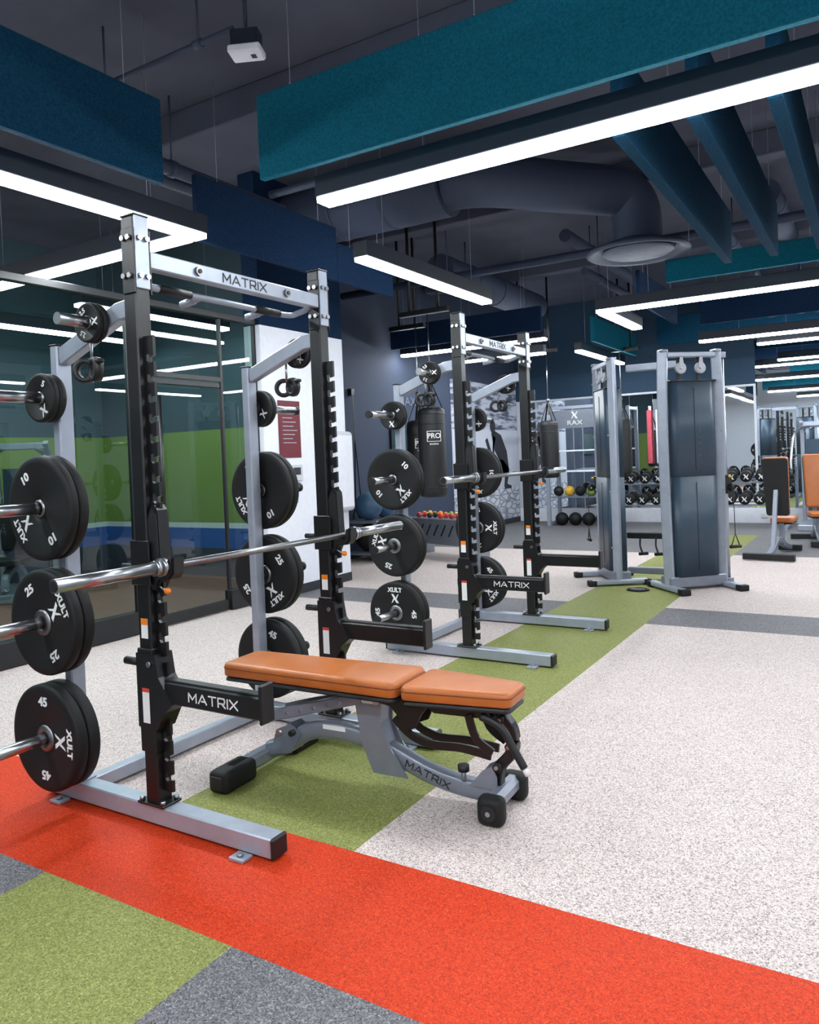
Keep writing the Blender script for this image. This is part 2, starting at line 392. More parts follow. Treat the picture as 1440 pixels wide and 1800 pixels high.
def door(i,y0,y1,hy):
    e=bpy.data.objects.new('door_%d'%i,None); link(e); e['kind']='structure'; e.location=(gp,y0,0)
    d=MB(); wd=y1-y0
    d.bx(-.022,.022,0,wd,.01,.11,M_FRAME,.004); d.bx(-.022,.022,0,wd,2.21,2.26,M_FRAME,.004)
    part(d,'door_rail',e)
    part(MB().quadx(0,.0,wd,.11,2.21,M_GLASS),'glass_pane',e)
    hd=MB(); hd.cyl((.07,hy,.55),(.07,hy,2.1),.022,M_BLACK)
    for z in (.75,1.9): hd.cyl((.0,hy,z),(.07,hy,z),.01,M_BLACK,seg=10)
    part(hd,'door_handle',e)
door(1,4.54,5.6,.25)

# ------------------------------------------------------------------ mirrors on far wall
x=-6.45
while x<4.6:
    top=2.52 if x<-2.2 else 3.35
    solo(MB().bx(-.73,.73,-.008,0,.28,top,M_MIR,.003),'wall_mirror','large frameless mirror panel on the far wall','mirror',(x+.75,YF-.001,0),group='mirror panels on the wall'); x+=1.5

# ------------------------------------------------------------------ linear lights
def lamp(p0,p1,w_=.115,z=3.08,lens=None):
    p0=Vector((*p0,z)); p1=Vector((*p1,z)); d=p1-p0; L=d.length; ang=math.degrees(math.atan2(d.y,d.x))
    e=thing('linear_light','black suspended linear ceiling light with glowing white diffuser','ceiling light',p0,ang,'linear ceiling lights')
    h=MB(); h.bx(0,L,-w_/2-.012,w_/2+.012,.03,.16,M_HOUSE,.004); part(h,'housing',e)
    part(MB().bx(.004,L-.004,-w_/2,w_/2,-.004,.03,lens or M_LENS,.003),'diffuser',e)
    for t in (.15,.85): part(MB().cyl((L*t,0,.16),(L*t,0,CT-z),.002,M_SILVER,seg=6),'suspension_cable',e)
lamp((-3.0,4.0),(2.0,4.0),.13)
lamp((-3.6,5.28),(-3.6,7.68),.12)
lamp((-4.15,1.1),(-4.15,4.06),.12)
lamp((-4.23,4.0),(-6.9,4.0),.12)
lamp((-2.85,9.15),(1.2,9.15),.13); lamp((-2.8,9.23),(-2.8,10.75),.13)
lamp((-6.55,10.7),(-4.1,10.7)); lamp((-4.2,12.4),(-4.2,14.9)); lamp((-6.3,12.2),(-4.7,12.2))
lamp((-6.75,4.9),(-6.75,6.95)); lamp((-8.3,4.6),(-8.3,6.9)); lamp((-8.2,1.0),(-8.2,3.4)); lamp((-6.6,.2),(-6.6,2.4))  # the two deeper lamps are added to brighten the studio
lamp((-2.4,12.9),(1.5,12.9)); lamp((-1.7,14.0),(1.2,14.0)); lamp((2.2,5.5),(2.2,8.5)); lamp((2.4,10.2),(2.4,13))
lamp((-2.5,.2),(2.5,.2)); lamp((-1.5,-1.6),(3.0,-1.6)); lamp((-4.2,-1.8),(-4.2,.8)); lamp((2.6,1.5),(2.6,3.6))  # unseen fixtures around the camera, added only to light the room

# ------------------------------------------------------------------ baffles
def baffle(p0,p1,m,lab,z0=3.18,z1=3.69,th=.05,grp='suspended acoustic panels'):
    p0=Vector((*p0,z0)); p1=Vector((*p1,z0)); d=p1-p0; L=d.length; ang=math.degrees(math.atan2(d.y,d.x))
    e=thing('acoustic_panel',lab,'acoustic panel',p0,ang,grp)
    part(MB().bx(0,L,-th/2,th/2,0,z1-z0,m,.006),'felt_board',e)
    n=max(2,int(L/1.2)+1)
    for i in range(n):
        c=MB(); xx=.25+(L-.5)*i/(n-1)
        c.cyl((xx,0,z1-z0-.02),(xx,0,CT-z0),.0018,M_SILVER,seg=6); c.cyl((xx,0,z1-z0-.01),(xx,0,z1-z0+.02),.006,M_SILVER,seg=8)
        part(c,'hanging_wire',e)
baffle((-3.2,3.66),(2.2,3.66),M_TEAL,'long teal felt acoustic panel hanging beside a linear light')
baffle((-3.72,.9),(-3.72,3.33),M_BLUEF,'deep blue felt acoustic panel hanging on wires')
baffle((-4.45,4.3),(-4.45,6.1),M_NAVYF,'navy felt acoustic panel hanging on wires')
baffle((-4.45,6.1),(-4.45,7.1),M_NAVYF,'short navy felt acoustic panel hanging on wires',3.18,3.55)
for xx in (-1.2,-.8,-.41,0,.4): baffle((xx,4.35),(xx,7.98),M_BLUEF,'blue felt ceiling fin in a parallel row',3.18,3.66,.075,'parallel blue felt fins')
baffle((-1.95,8.75),(2.0,8.75),M_TEAL,'teal felt acoustic panel above a linear light',3.24,3.48)
baffle((-6.5,10.3),(-4.0,10.3),M_NAVYF,'navy felt acoustic panel above a linear light',3.15,3.5)
baffle((-2.45,9.5),(-2.45,11.5),M_NAVYF,'navy felt acoustic panel above a linear light',3.2,3.6)
baffle((-3.9,12.2),(-3.9,14.8),M_TEAL,'teal felt acoustic panel above a linear light',3.2,3.6)
baffle((-2.3,12.5),(1.6,12.5),M_NAVYF,'navy felt acoustic panel above a linear light',3.3,3.75)
baffle((-3.4,14.4),(.6,14.4),M_BLUEF,'blue felt acoustic panel near the mirrored wall',3.3,3.8)

# ------------------------------------------------------------------ ducts, pipes, ceiling things
def ribbed(mb,pts,r,m,step=.9):
    mb.tube(pts,r,m,40)
    P=[Vector(p) for p in pts]
    for i in range(len(P)-1):
        d=P[i+1]-P[i]; n=int(d.length/step)
        for k in range(1,n+1):
            c=P[i]+d*(k/(n+1)); u=d.normalized()
            mb.cyl(c-u*.015,c+u*.015,r+.008,m,seg=40)
e=thing('air_duct','dark painted round air duct with a drop elbow and ceiling diffuser','air duct',(0,0,0))
du=MB(); ribbed(du,[(-5.4,6.7,4.07),(-3.5,6.7,4.07)],.30,M_DUCT)
for y,x in ((6.7,-5.0),(6.7,-3.9)): du.cyl((x,y,4.3),(x,y,CT),.012,M_DUCT,seg=8)
du.tube(spath([(-3.52,6.7,4.07),(-3.3,6.75,4.07),(-3.05,6.98,4.08),(-2.7,7.42,4.08),(-2.38,7.8,4.08),(-2.2,8.02,4.06),(-2.1,8.1,3.92),(-2.08,8.12,3.7),(-2.08,8.12,3.52)],8),.245,M_DUCT,40,up=(1,-1,0))
part(du,'duct',e)
di=MB(); di.lathe([(.24,.12),(.3,.1),(.5,.03),(.52,0),(.5,-.015),(.46,-.01),(.40,.03),(.38,.05)],M_DUCT,T(-2.08,8.12,3.46),48)
M_DIFF=mat('diffuser_grey',rgb(92,100,118),.7)
di.lathe([(.0,.01),(.33,.01),(.36,.0),(.33,-.02),(.0,-.03)],M_DIFF,T(-2.08,8.12,3.47),48)
part(di,'diffuser',e,'round grey air diffuser')
def pipe(pts,r,lab='dark painted ceiling pipe'):
    mb=MB(); mb.tube(pts,r,M_DUCT,16)
    P=[Vector(p) for p in pts]
    for i in range(len(P)-1):
        d=P[i+1]-P[i]
        for t in (.2,.8):
            c=P[i]+d*t
            if c.z<CZ-.1: mb.cyl((c.x,c.y,c.z),(c.x,c.y,CT),.008,M_DUCT,seg=8)
            mb.cyl(c-d.normalized()*.03,c+d.normalized()*.03,r+.01,M_DUCT,seg=16)
    solo(mb,'ceiling_pipe',lab,'pipe',group='ceiling pipes')
pipe([(-6.4,8.9,3.75),(2,8.9,3.75)],.05)
pipe([(-3.0,9.2,3.62),(-3.0,12,3.62)],.05)
pipe([(-4.8,5.6,3.95),(3.5,5.6,3.95)],.035)
pipe([(-1.5,9.4,3.95),(-1.5,14.3,3.95)],.06)
pipe([(-3.3,9.4,4.15),(-3.3,14.3,4.15)],.08)
pipe([(-4.8,3.57,4.1),(-3.3,3.57,4.1)],.018,'thin grey conduit feeding a ceiling sensor')
for xx in (-4.92,-5.15): pipe([(xx,-1,3.9),(xx,5.9,3.9)],.06)
pipe([(-1.0,9.4,4.2),(-1.0,12.0,4.2)],.14,'wide dark painted ceiling pipe')
e=thing('ceiling_sensor','white rectangular sensor under a black ceiling bracket','sensor',(-3.2,3.57,3.9),25)
part(MB().bx(-.1,.1,-.07,.07,0,.05,M_WALLW,.01).bx(.03,.06,-.02,.02,-.004,0,M_GPRINT,.001),'sensor_case',e)
part(MB().bx(-.085,.085,-.05,.05,.05,.15,M_HOUSE,.005).cyl((0,0,.15),(0,0,CT-3.9),.012,M_HOUSE,seg=10),'bracket',e,'black mounting bracket')
d2=MB(); ribbed(d2,[(-5.0,9.2,3.95),(-5.0,12.6,3.95)],.22,M_DUCT); d2.cyl((-5,10,4.1),(-5,10,CT),.012,M_DUCT,seg=8)
solo(d2,'air_duct','dark painted straight round air duct','air duct')
e=thing('ceiling_fan','dark grey large-blade ceiling fan on a drop rod','fan',(-1.0,13.45,3.5))
mb=MB(); mb.cyl((0,0,.1),(0,0,CT-3.5),.02,M_DUCT); mb.lathe([(0,-.06),(.1,-.05),(.14,0),(.12,.07),(.05,.12),(0,.12)],M_GREY)
part(mb,'motor',e)
for k in range(6):
    mb=MB(); a=60*k+12
    mb.M=RZ(a); mb.poly([(.1,-.04),(.75,-.05),(.78,0),(.75,.04),(.1,.05)],.01,M_DUCT,T(0,0,.02)@RX(8)); part(mb,'blade',e)

# ------------------------------------------------------------------ weight plates
def xlogo(mb,M,s,m):
    mb.poly([(-.5*s,.5*s),(-.22*s,.5*s),(.5*s,-.5*s),(.18*s,-.5*s)],.0016,m,M)
    mb.poly([(.5*s,.55*s),(.3*s,.42*s),(.08*s,.06*s),(.22*s,-.02*s)],.0016,m,M)
    mb.poly([(-.5*s,-.55*s),(-.3*s,-.42*s),(-.08*s,-.06*s),(-.22*s,.02*s)],.0016,m,M)
def plate_master(w_,Rr,t,big):
    e=thing('weight_plate','','weight plate')
    mb=MB()
    M=RX(90)
    prof=[(.03,-t/2+.006),(Rr*.30,-t/2+.006),(Rr*.34,-t/2+.002),(Rr*.82,-t/2+.002),(Rr*.86,-t/2),(Rr*.95,-t/2),(Rr*.99,-t/2+.006),(Rr,-t/2+.012)]
    prof=prof+[(r,-h) for r,h in reversed(prof)]
    mb.lathe(prof,M_RUB,M,64,close=True)
    part(mb,'rubber_disc',e)
    hb=MB()
    hr=Rr*.25 if w_ in('25','45') else Rr*.17
    hb.lathe([(.027,-t/2),(hr*.8,-t/2),(hr,-t/2+.004),(hr,t/2-.004),(hr*.8,t/2),(.027,t/2)],M_STEEL,M,32,close=True)
    part(hb,'steel_hub',e,'steel hub ring')
    for FR,sg in ((FNY,-1),(FPY,1)):
        lt=MB()
        base=T(0,sg*(t/2-.0015),0)@FR
        def at(ang,rr): return base@RZ(ang)@T(0,rr,0)
        if big:
            lt.text(w_,Rr*.23,at(0,Rr*.68),M_WHITE,1.15,.001,Rr*.008); lt.text(w_,Rr*.23,at(180,Rr*.68),M_WHITE,1.15,.001,Rr*.008)
            xlogo(lt,at(-90,Rr*.47),Rr*.28,M_WHITE); lt.text('XULT',Rr*.20,at(-90,Rr*.74),M_WHITE,1.05,.001,Rr*.008)
        else:
            lt.text(w_,Rr*.36,at(0,Rr*.62),M_WHITE,1.0,.001,Rr*.008); lt.text(w_,Rr*.36,at(120,Rr*.62),M_WHITE,1.0,.001,Rr*.008); xlogo(lt,at(-120,Rr*.6),Rr*.42,M_WHITE)
        part(lt,'lettering',e,'white numbers and logo')
    return e
PT={'45':(.228,.056,True),'25':(.226,.05,True),'10':(.224,.045,True),'5':(.105,.032,False),'2.5':(.082,.024,False)}
PM={k:plate_master(k,*v) for k,v in PT.items()}
PUSED=set()
LAB={'45':'black rubber bumper plate marked 45 on the lowest rack peg','25':'black rubber bumper plate marked 25 on a rack peg','10':'black rubber bumper plate marked 10 on a rack peg','5':'small black plate marked 5 on a rack peg','2.5':'small black plate marked 2.5 near the rack top'}
def put_plate(k,loc,ang):
    if k not in PUSED:
        PUSED.add(k); o=PM[k]; o.location=loc; o.rotation_euler=(0,math.radians(ang),0)
    else: o=dup(PM[k],loc,(0,math.radians(ang),0))
    o['label']=LAB[k]; o['group']='weight plates on the racks'
# ------------------------------------------------------------------ rack
S=1.185
PEGZ=[('5',1.76),('10',1.29),('25',.805),('45',.315)]
# plate rotation about its peg (degrees)
ANG={('r1',0):{'45':0,'25':-30,'10':145,'5':30},('r1',1):{'45':20,'25':55,'10':150,'5':0},('r2',0):{'45':-90,'25':200,'10':48,'5':60},('r2',1):{'45':40,'25':0,'10':90,'5':10}}
def rack(ox,oy,jz,lab,key):
    e=thing('power_rack',lab,'weight rack',(ox,oy,0),0,'half racks')
    for si,(y0,s) in enumerate(((0,-1),(S,1))):
        mb=MB(); mb.bx(-.037,.037,y0-.037,y0+.037,.085,2.45,M_BLACK,.006)
        mb.bx(-.044,.044,y0-.044,y0+.044,.3,.72,M_BLACK,.004)
        mb.bx(-.075,.075,y0-.05,y0+.05,.085,.095,M_BLACK,.002)
        for bx_ in (-.06,.06):
            for by_ in (-.035,.035): mb.cyl((bx_,y0+by_,.095),(bx_,y0+by_,.112),.011,M_CHROME,seg=8)
        up=part(mb,'upright',e,'black steel upright')
        outer=[]; z=.16
        while z<1.92:
            outer+= [(.052,z),(.052,z+.026),(.022,z+.020),(.012,z+.030),(.012,z+.058),(.020,z+.064),(.030,z+.058),(.030,z+.044),(.052,z+.050)]
            z+=.08
        pts=[(0,.14),(.052,.14)]+outer+[(.052,1.97),(0,1.97)]
        rl=MB(); rl.poly(pts,.014,M_BLACK,T(.036,y0,0)@RX(90)); part(rl,'hook_rail',e)
        br=MB()
        br.bx(.036,.045,y0-.034,y0+.034,2.16,2.45,M_SILVER,.003)
        br.bx(-.03,.044,y0-.044,y0-.036,2.14,2.40,M_BLACK,.003)
        br.bx(-.03,.044,y0+.036,y0+.044,2.14,2.40,M_BLACK,.003)
        br.bx(-.038,.046,y0-.038,y0+.038,2.449,2.457,M_BLACK2,.002)
        for z in (2.21,2.36):
            for yy in (-.018,.018): br.cyl((.045,y0+yy,z),(.057,y0+yy,z),.011,M_CHROME,seg=8)
            for xx in (-.012,.022): br.cyl((xx,y0-.044,z),(xx,y0-.056,z),.011,M_CHROME,seg=8)
        part(br,'top_bracket',e,'silver bolted bracket')
        mb=MB(); mb.bx(-.537,-.487,y0-.036,y0+.036,.083,1.99,M_SILVER,.006)
        mb.bx(-.539,-.485,y0-.038,y0+.038,1.99,1.996,M_BLACK2,.002)
        mb.bx(-.56,-.465,y0-.05,y0+.05,.083,.093,M_SILVER,.002)
        part(mb,'storage_post',e)
        mb=MB(); mb.bar([(-.03,y0,2.09),(-.10,y0,2.085),(-.49,y0,1.94)],.05,.075,M_SILVER,.005); part(mb,'top_arm',e)
        mb=MB(); mb.bx(-.68,.625,y0-.04,y0+.04,.01,.085,M_SILVER,.005)
        mb.bx(.622,.64,y0-.043,y0+.043,.008,.088,M_BLACK2,.008); mb.bx(-.69,-.678,y0-.043,y0+.043,.008,.088,M_BLACK2,.006)
        for xx in (.47,-.6):
            for ss in (-1,1):
                mb.bx(xx,xx+.07,y0+ss*.04,y0+ss*.095,.0,.012,M_SILVER,.002); mb.cyl((xx+.035,y0+ss*.07,.012),(xx+.035,y0+ss*.07,.022),.012,M_CHROME,seg=8)
        part(mb,'foot_beam',e)
        for k,z in PEGZ:
            pg=MB(); ya=y0+s*.036
            pg.cyl((-.512,ya,z),(-.512,ya+s*.008,z),.04,M_BLACK2)
            pg.cyl((-.512,ya,z),(-.512,ya+s*.37,z),.0245,M_CHROME,seg=24); pg.cyl((-.512,ya+s*.355,z),(-.512,ya+s*.375,z),.027,M_BLACK2,seg=24)
            part(pg,'plate_peg',e,'chrome plate peg')
            Rr,t,_=PT[k]
            for q in range(2):
                put_plate(k,(ox-.512,oy+y0+s*(.036+.012+t/2+q*(t+.002)),z),ANG[(key,si)][k]+q*0)
        pg=MB(); ya=y0+s*.025; pg.cyl((-.2,ya,2.045),(-.2,ya+s*.2,2.045),.0245,M_CHROME,seg=24); part(pg,'plate_peg',e,'chrome plate peg')
        for q in range(2): put_plate('2.5',(ox-.2,oy+y0+s*(.04+.014+q*.027),2.045),[20,-30][q])
        mb=MB()
        P=[(.04,-.10),(.04,.20),(.055,.235),(.075,.24),(.092,.22),(.098,.03),(.105,-.02),(.145,-.024),(.158,.03),(.176,.034),(.172,-.03),(.15,-.052),(.09,-.06),(.07,-.1)]
        mb.poly([(a,b+jz) for a,b in P],.05,M_BLACK,T(0,y0,0)@RX(90))
        mb.poly([(a*.9+.006,b*.92+jz) for a,b in P],.064,M_BLACK2,T(0,y0,0)@RX(90))
        mb.bx(-.05,.06,y0-.05,y0-.04,jz-.08,jz+.1,M_BLACK,.003); mb.bx(-.05,.06,y0+.04,y0+.05,jz-.08,jz+.1,M_BLACK,.003)
        mb.cyl((-.12,y0-.03,jz-.01),(-.03,y0-.03,jz-.01),.013,M_BLACK2)
        part(mb,'bar_hook',e,'black bar hook')
        k=MB(); k.sph((.125,y0-.02,jz-.10),.015,M_ORANGE,(1.1,.8,.9),14); k.cyl((.07,y0-.02,jz-.08),(.12,y0-.02,jz-.10),.006,M_CHROME,seg=8); part(k,'knob',e,'small orange release knob')
        mb=MB(); mb.bx(.03,.60,y0-.028,y0+.028,.505,.592,M_BLACK,.006); mb.bx(.05,.59,y0-.02,y0+.02,.592,.60,M_BLACK2,.002)
        mb.bx(.592,.608,y0-.038,y0+.038,.492,.64,M_BLACK,.006)
        mb.poly([(-.05,.40),(-.05,.70),(.06,.70),(.075,.61),(.15,.51),(.1,.47),(.06,.40)],.09,M_BLACK,T(0,y0,0)@RX(90))
        mb.cyl((-.14,y0-.02,.655),(-.04,y0-.02,.655),.016,M_BLACK2); mb.cyl((.03,y0-.045,.66),(.03,y0-.055,.66),.012,M_CHROME,seg=8)
        part(mb,'safety_arm',e,'black steel safety arm')
        lt=MB()
        if s<0: lt.brand(.034,T(.355,y0-.0288,.548)@FNY,M_WHITE)
        else: lt.brand(.034,T(.355,y0+.0288,.548)@FPY,M_WHITE)
        part(lt,'lettering',e,'white brand lettering')
        wl=MB(); wl.bx(-.02,.02,y0-.0455,y0-.044,.42,.56,M_WHITE,0); wl.bx(-.02,.02,y0-.046,y0-.0455,.545,.56,M_RED,0); part(wl,'warning_label',e,'white and orange warning label')
        wl=MB(); wl.bx(-.018,.02,y0-.0385,y0-.037,.76,.84,M_WHITE,0); wl.bx(-.018,.02,y0-.039,y0-.0385,.815,.84,M_ORANGE,0); part(wl,'warning_label',e,'white and orange warning label')
    mb=MB(); mb.bx(-.015,.04,.04,S-.04,2.25,2.32,M_SILVER,.005)
    for y in (.3,S-.3): mb.cyl((.04,y,2.285),(.052,y,2.285),.02,M_STEEL,seg=12); mb.cyl((.052,y,2.285),(.056,y,2.285),.01,M_BLACK2,seg=12)
    part(mb,'cross_member',e,'silver top cross member')
    lt=MB(); lt.brand(.038,T(.0408,S/2,2.285)@FX,M_GPRINT,.0016,.17); part(lt,'lettering',e,'dark brand lettering')
    mb=MB(); pts=spath([(-.02,.04,2.26),(-.07,.07,2.235),(-.10,.16,2.215),(-.10,S/2,2.215),(-.10,S-.16,2.215),(-.07,S-.07,2.235),(-.02,S-.04,2.26)],5)
    mb.tube(pts,.015,M_SILVER)
    for a,b in ((.2,.38),(S-.38,S-.2)): mb.cyl((-.10,a,2.215),(-.10,b,2.215),.019,M_BLACK2)
    for y in (.45,S-.3): mb.cyl((-.22,y,2.2),(-.10,y,2.215),.014,M_SILVER); mb.cyl((-.23,y,2.199),(-.15,y,2.209),.018,M_SILVER)
    part(mb,'pull_up_bar',e,'silver pull-up bar with black grips')
    mb=MB(); mb.bx(-.54,-.484,.04,S-.04,.012,.075,M_SILVER,.005); part(mb,'rear_beam',e)
    b=thing('barbell','steel olympic barbell resting in the rack hooks','barbell',(ox+.125,oy+S/2+(.012 if oy<3 else .0),jz-.003),0,'barbells on the racks')
    mb=MB(); mb.cyl((0,-.66,0),(0,.66,0),.0145,M_STEEL,seg=20); part(mb,'bar_shaft',b)
    for s in (-1,1):
        mb=MB(); mb.cyl((0,s*.635,0),(0,s*.66,0),.036,M_CHROME,seg=28); mb.cyl((0,s*.66,0),(0,s*.69,0),.03,M_CHROME,seg=28)
        mb.cyl((0,s*.69,0),(0,s*1.115,0),.025,M_CHROME,seg=28); mb.cyl((0,s*1.115,0),(0,s*1.118,0),.02,M_BLACK2,seg=24)
        part(mb,'sleeve',b)
    for y0,s in ((0,-1),(S,1)):
        c=thing('collar_clamp','black locking barbell collars hung under the rack arm','barbell collar',(ox-.26,oy+y0+s*.03,1.86),0,'barbell collars')
        for dx in (-.03,.035):
            mb=MB()
            if dx<0: mb.cyl((0,0,.03),(0,0,.15),.006,M_CHROME,seg=8)
            mb.M=T(dx,s*.01,0)@RZ(30 if dx<0 else -20)@RX(90)
            mb.lathe([(.03,-.018),(.05,-.018),(.053,0),(.05,.018),(.03,.018)],M_BLACK2,None,28,close=True)
            mb.box((.045,.03,0),(.06,.018,.03),M_BLACK2,.006)
            part(mb,'clamp_ring',c)
rack(-2.54,2.12,1.055,'silver and black half rack with plates and barbell beside bench','r1')
rack(-2.54,4.91,1.29,'silver and black half rack further down the green strip','r2')

# ------------------------------------------------------------------ bench
def pad(mb,x0,x1,w0,w1,z0,z1,m,r=.035):
    def outline(s):
        pts=[]
        for (cx,cy,a0) in ((x1-r,w1/2-r,0),(x0+r,w0/2-r,90),(x0+r,-w0/2+r,180),(x1-r,-w1/2+r,270)):
            for k in range(6):
                a=math.radians(a0+k*18); pts.append((cx+(r-s)*math.cos(a),cy+(r-s)*math.sin(a)))
        return pts
    tb=bmesh.new(); rings=[]
    for s,z in ((.004,z0),(0,z0+.006),(0,z1-.022),(.003,z1-.011),(.010,z1-.003),(.022,z1),):
        rings.append([tb.verts.new((x,y,z)) for x,y in outline(s)])
    n=len(rings[0])
    for i in range(len(rings)-1):
        for k in range(n):
            f=tb.faces.new((rings[i][k],rings[i][(k+1)%n],rings[i+1][(k+1)%n],rings[i+1][k])); f.smooth=True
    tb.faces.new(list(reversed(rings[0]))); f=tb.faces.new(rings[-1]); f.smooth=True
    bmesh.ops.recalc_face_normals(tb,faces=tb.faces)
    mb.merge(tb,m)
def seam(mb,x0,x1,w0,w1,z,m,r=.035):
    pts=[]
    s=-.0008
    for (cx,cy,a0) in ((x1-r,w1/2-r,0),(x0+r,w0/2-r,90),(x0+r,-w0/2+r,180),(x1-r,-w1/2+r,270)):
        for k in range(6):
            a=math.radians(a0+k*18); pts.append((cx+(r-s)*math.cos(a),cy+(r-s)*math.sin(a),z))
    pts.append(pts[0]); mb.tube(pts,.0022,m,6)
def bench(loc,rz,lab):
    e=thing('weight_bench',lab,'weight bench',loc,rz)
    Z=.022
    mb=MB(); pad(mb,-.74,.205,.27,.31,.430+Z,.492+Z,M_TAN); seam(mb,-.74,.205,.27,.31,.468+Z,M_TANS); part(mb,'back_pad',e,'tan vinyl back pad')
    mb=MB(); pad(mb,-.735,.2,.262,.302,.410+Z,.430+Z,M_BLACK2); part(mb,'back_pad_base',e,'black pad base')
    mb=MB(); pad(mb,.225,.69,.31,.205,.430+Z,.488+Z,M_TAN); seam(mb,.225,.69,.31,.205,.466+Z,M_TANS); part(mb,'seat_pad',e,'tan vinyl seat pad')
    mb=MB(); pad(mb,.23,.685,.302,.197,.410+Z,.430+Z,M_BLACK2); part(mb,'seat_pad_base',e,'black pad base')
    mb=MB(); mb.oval(spath([(-.57,0,.085),(-.47,0,.12),(-.34,0,.20),(-.2,0,.225),(-.05,0,.215),(.1,0,.17),(.28,0,.105),(.45,0,.075),(.60,0,.075)],6),.072,.08,M_GREY)
    part(mb,'main_frame_tube',e,'grey arched frame tube')
    lt=MB(); lt.brand(.028,T(.285,-.0365,.110)@FNY@RZ(-18),M_GPRINT,.004,.17); part(lt,'lettering',e,'dark brand lettering')
    part(MB().bx(-.24,-.12,-.0375,-.035,.235,.255,M_WHITE,0),'serial_label',e,'white serial label')
    mb=MB(); mb.bar([(-.59,-.27,.065),(-.59,.27,.065)],.07,.07,M_GREY,.015); part(mb,'rear_foot',e)
    for s in (-1,1):
        mb=MB(); mb.bx(-.645,-.535,s*.14,s*.36,.0,.10,M_RUB,.026,3); mb.bx(-.625,-.56,s*.352,s*.364,.02,.08,M_BLACK2,.01,2); part(mb,'rubber_foot',e,'black rubber foot')
    mb=MB()
    for s in (-1,1): mb.poly([(-.54,.08),(-.42,.10),(-.36,.20),(-.42,.235),(-.50,.20)],.006,M_GREY,T(0,s*.042,0)@RX(90))
    mb.cyl((-.48,-.06,.19),(-.48,.06,.19),.014,M_CHROME,seg=12); mb.cyl((-.40,-.07,.2),(-.40,.07,.2),.014,M_BLACK2,seg=12)
    part(mb,'rear_bracket',e,'grey steel bracket')
    mb=MB(); mb.bar([(-.50,-.05,.27),(-.02,-.05,.405)],.03,.05,M_GREY,.004); mb.bar([(-.50,.05,.27),(-.02,.05,.405)],.03,.05,M_GREY,.004)
    for t in range(5):
        x=-.42+t*.075; mb.cyl((x,-.068,.29+t*.021),(x,.068,.29+t*.021),.009,M_CHROME,seg=8)
    mb.bar([(-.02,0,.40),(-.02,0,.43)],.12,.05,M_BLACK2,.004,up=(0,1,0))
    part(mb,'incline_strut',e,'grey incline adjustment strut')
    mb=MB()
    for s in (-1,1): mb.poly([(-.06,.43),(.085,.43),(.075,.30),(.12,.20),(.20,.085),(.03,.085),(-.02,.2)],.008,M_GREY,T(0,s*.052,0)@RX(90))
    mb.poly([(-.05,.42),(.075,.42),(.065,.30),(.10,.20),(.17,.10),(.04,.10),(-.01,.2)],.1,M_GREY,RX(90))
    mb.cyl((.06,-.066,.40),(.06,.066,.40),.016,M_CHROME,seg=12)
    part(mb,'centre_pillar',e,'grey steel centre pillar')
    wl=MB(); wl.bx(-.02,.05,-.0575,-.056,.385,.412,M_WHITE,0); wl.bx(-.02,.05,-.058,-.0575,.405,.412,M_RED,0); part(wl,'warning_label',e,'white and orange label')
    mb=MB()
    for s in (-1,1):
        mb.poly([(.05,.430),(.62,.430),(.60,.39),(.34,.385),(.31,.405),(.28,.37),(.25,.31),(.20,.29),(.17,.35),(.13,.39),(.05,.40)],.01,M_BLACK,T(0,s*.06,0)@RX(90))
        mb.bar(spath([(.14,s*.045,.335),(.22,s*.045,.27),(.32,s*.045,.245),(.45,s*.045,.25),(.58,s*.045,.235)],4),.012,.035,M_BLACK,.002)
        mb.bar(spath([(.50,s*.072,.40),(.53,s*.072,.31),(.60,s*.072,.26)],4),.012,.035,M_BLACK,.002)
    mb.bar([(.05,0,.415),(.62,0,.41)],.09,.03,M_BLACK,.004)
    part(mb,'seat_linkage',e,'black steel seat linkage')
    mb=MB(); mb.bar(spath([(.60,0,.405),(.655,0,.34),(.655,0,.25),(.60,0,.18),(.585,0,.10)],5),.05,.045,M_BLACK,.004)
    for p in ((.62,.385),(.655,.28),(.6,.19)): mb.cyl((p[0],-.045,p[1]),(p[0],.045,p[1]),.016,M_BLACK2,seg=12); mb.cyl((p[0],-.05,p[1]),(p[0],.05,p[1]),.008,M_CHROME,seg=10)
    part(mb,'front_leg',e,'black curved leg link')
    mb=MB(); mb.tube(spath([(.56,-.085,.405),(.64,-.085,.375),(.69,-.085,.30),(.735,-.085,.225)],5),.016,M_BLACK2); mb.cyl((.735,-.085,.225),(.75,-.085,.2),.012,M_WHITE,seg=12)
    mb.cyl((.58,-.09,.405),(.58,.03,.405),.01,M_CHROME,seg=10); part(mb,'release_lever',e,'black lever with white tip')
    mb=MB(); mb.bar([(.61,-.11,.075),(.61,.11,.075)],.065,.07,M_GREY,.02)
    for s in (-1,1): mb.poly([(.48,.10),(.54,.17),(.58,.19),(.60,.15),(.60,.10)],.006,M_GREY,T(0,s*.04,0)@RX(90))
    part(mb,'front_foot',e)
    for s in (-1,1):
        mb=MB(); mb.bx(.555,.665,s*.09,s*.165,.0,.115,M_RUB,.028,3); mb.cyl((.61,s*.163,.058),(.61,s*.17,.058),.03,M_BLACK2,seg=16); mb.cyl((.61,s*.17,.058),(.61,s*.174,.058),.01,M_CHROME,seg=8)
        part(mb,'rubber_foot',e,'black rubber foot')
    mb=MB(); mb.cyl((.45,-.03,.11),(.45,-.03,.155),.01,M_CHROME); mb.cyl((.45,-.03,.15),(.45,-.03,.175),.024,M_BLACK2,seg=16); part(mb,'adjustment_knob',e,'black round knob')
bench((-1.945,2.80,0),3,'adjustable tan vinyl weight bench with grey arched frame')

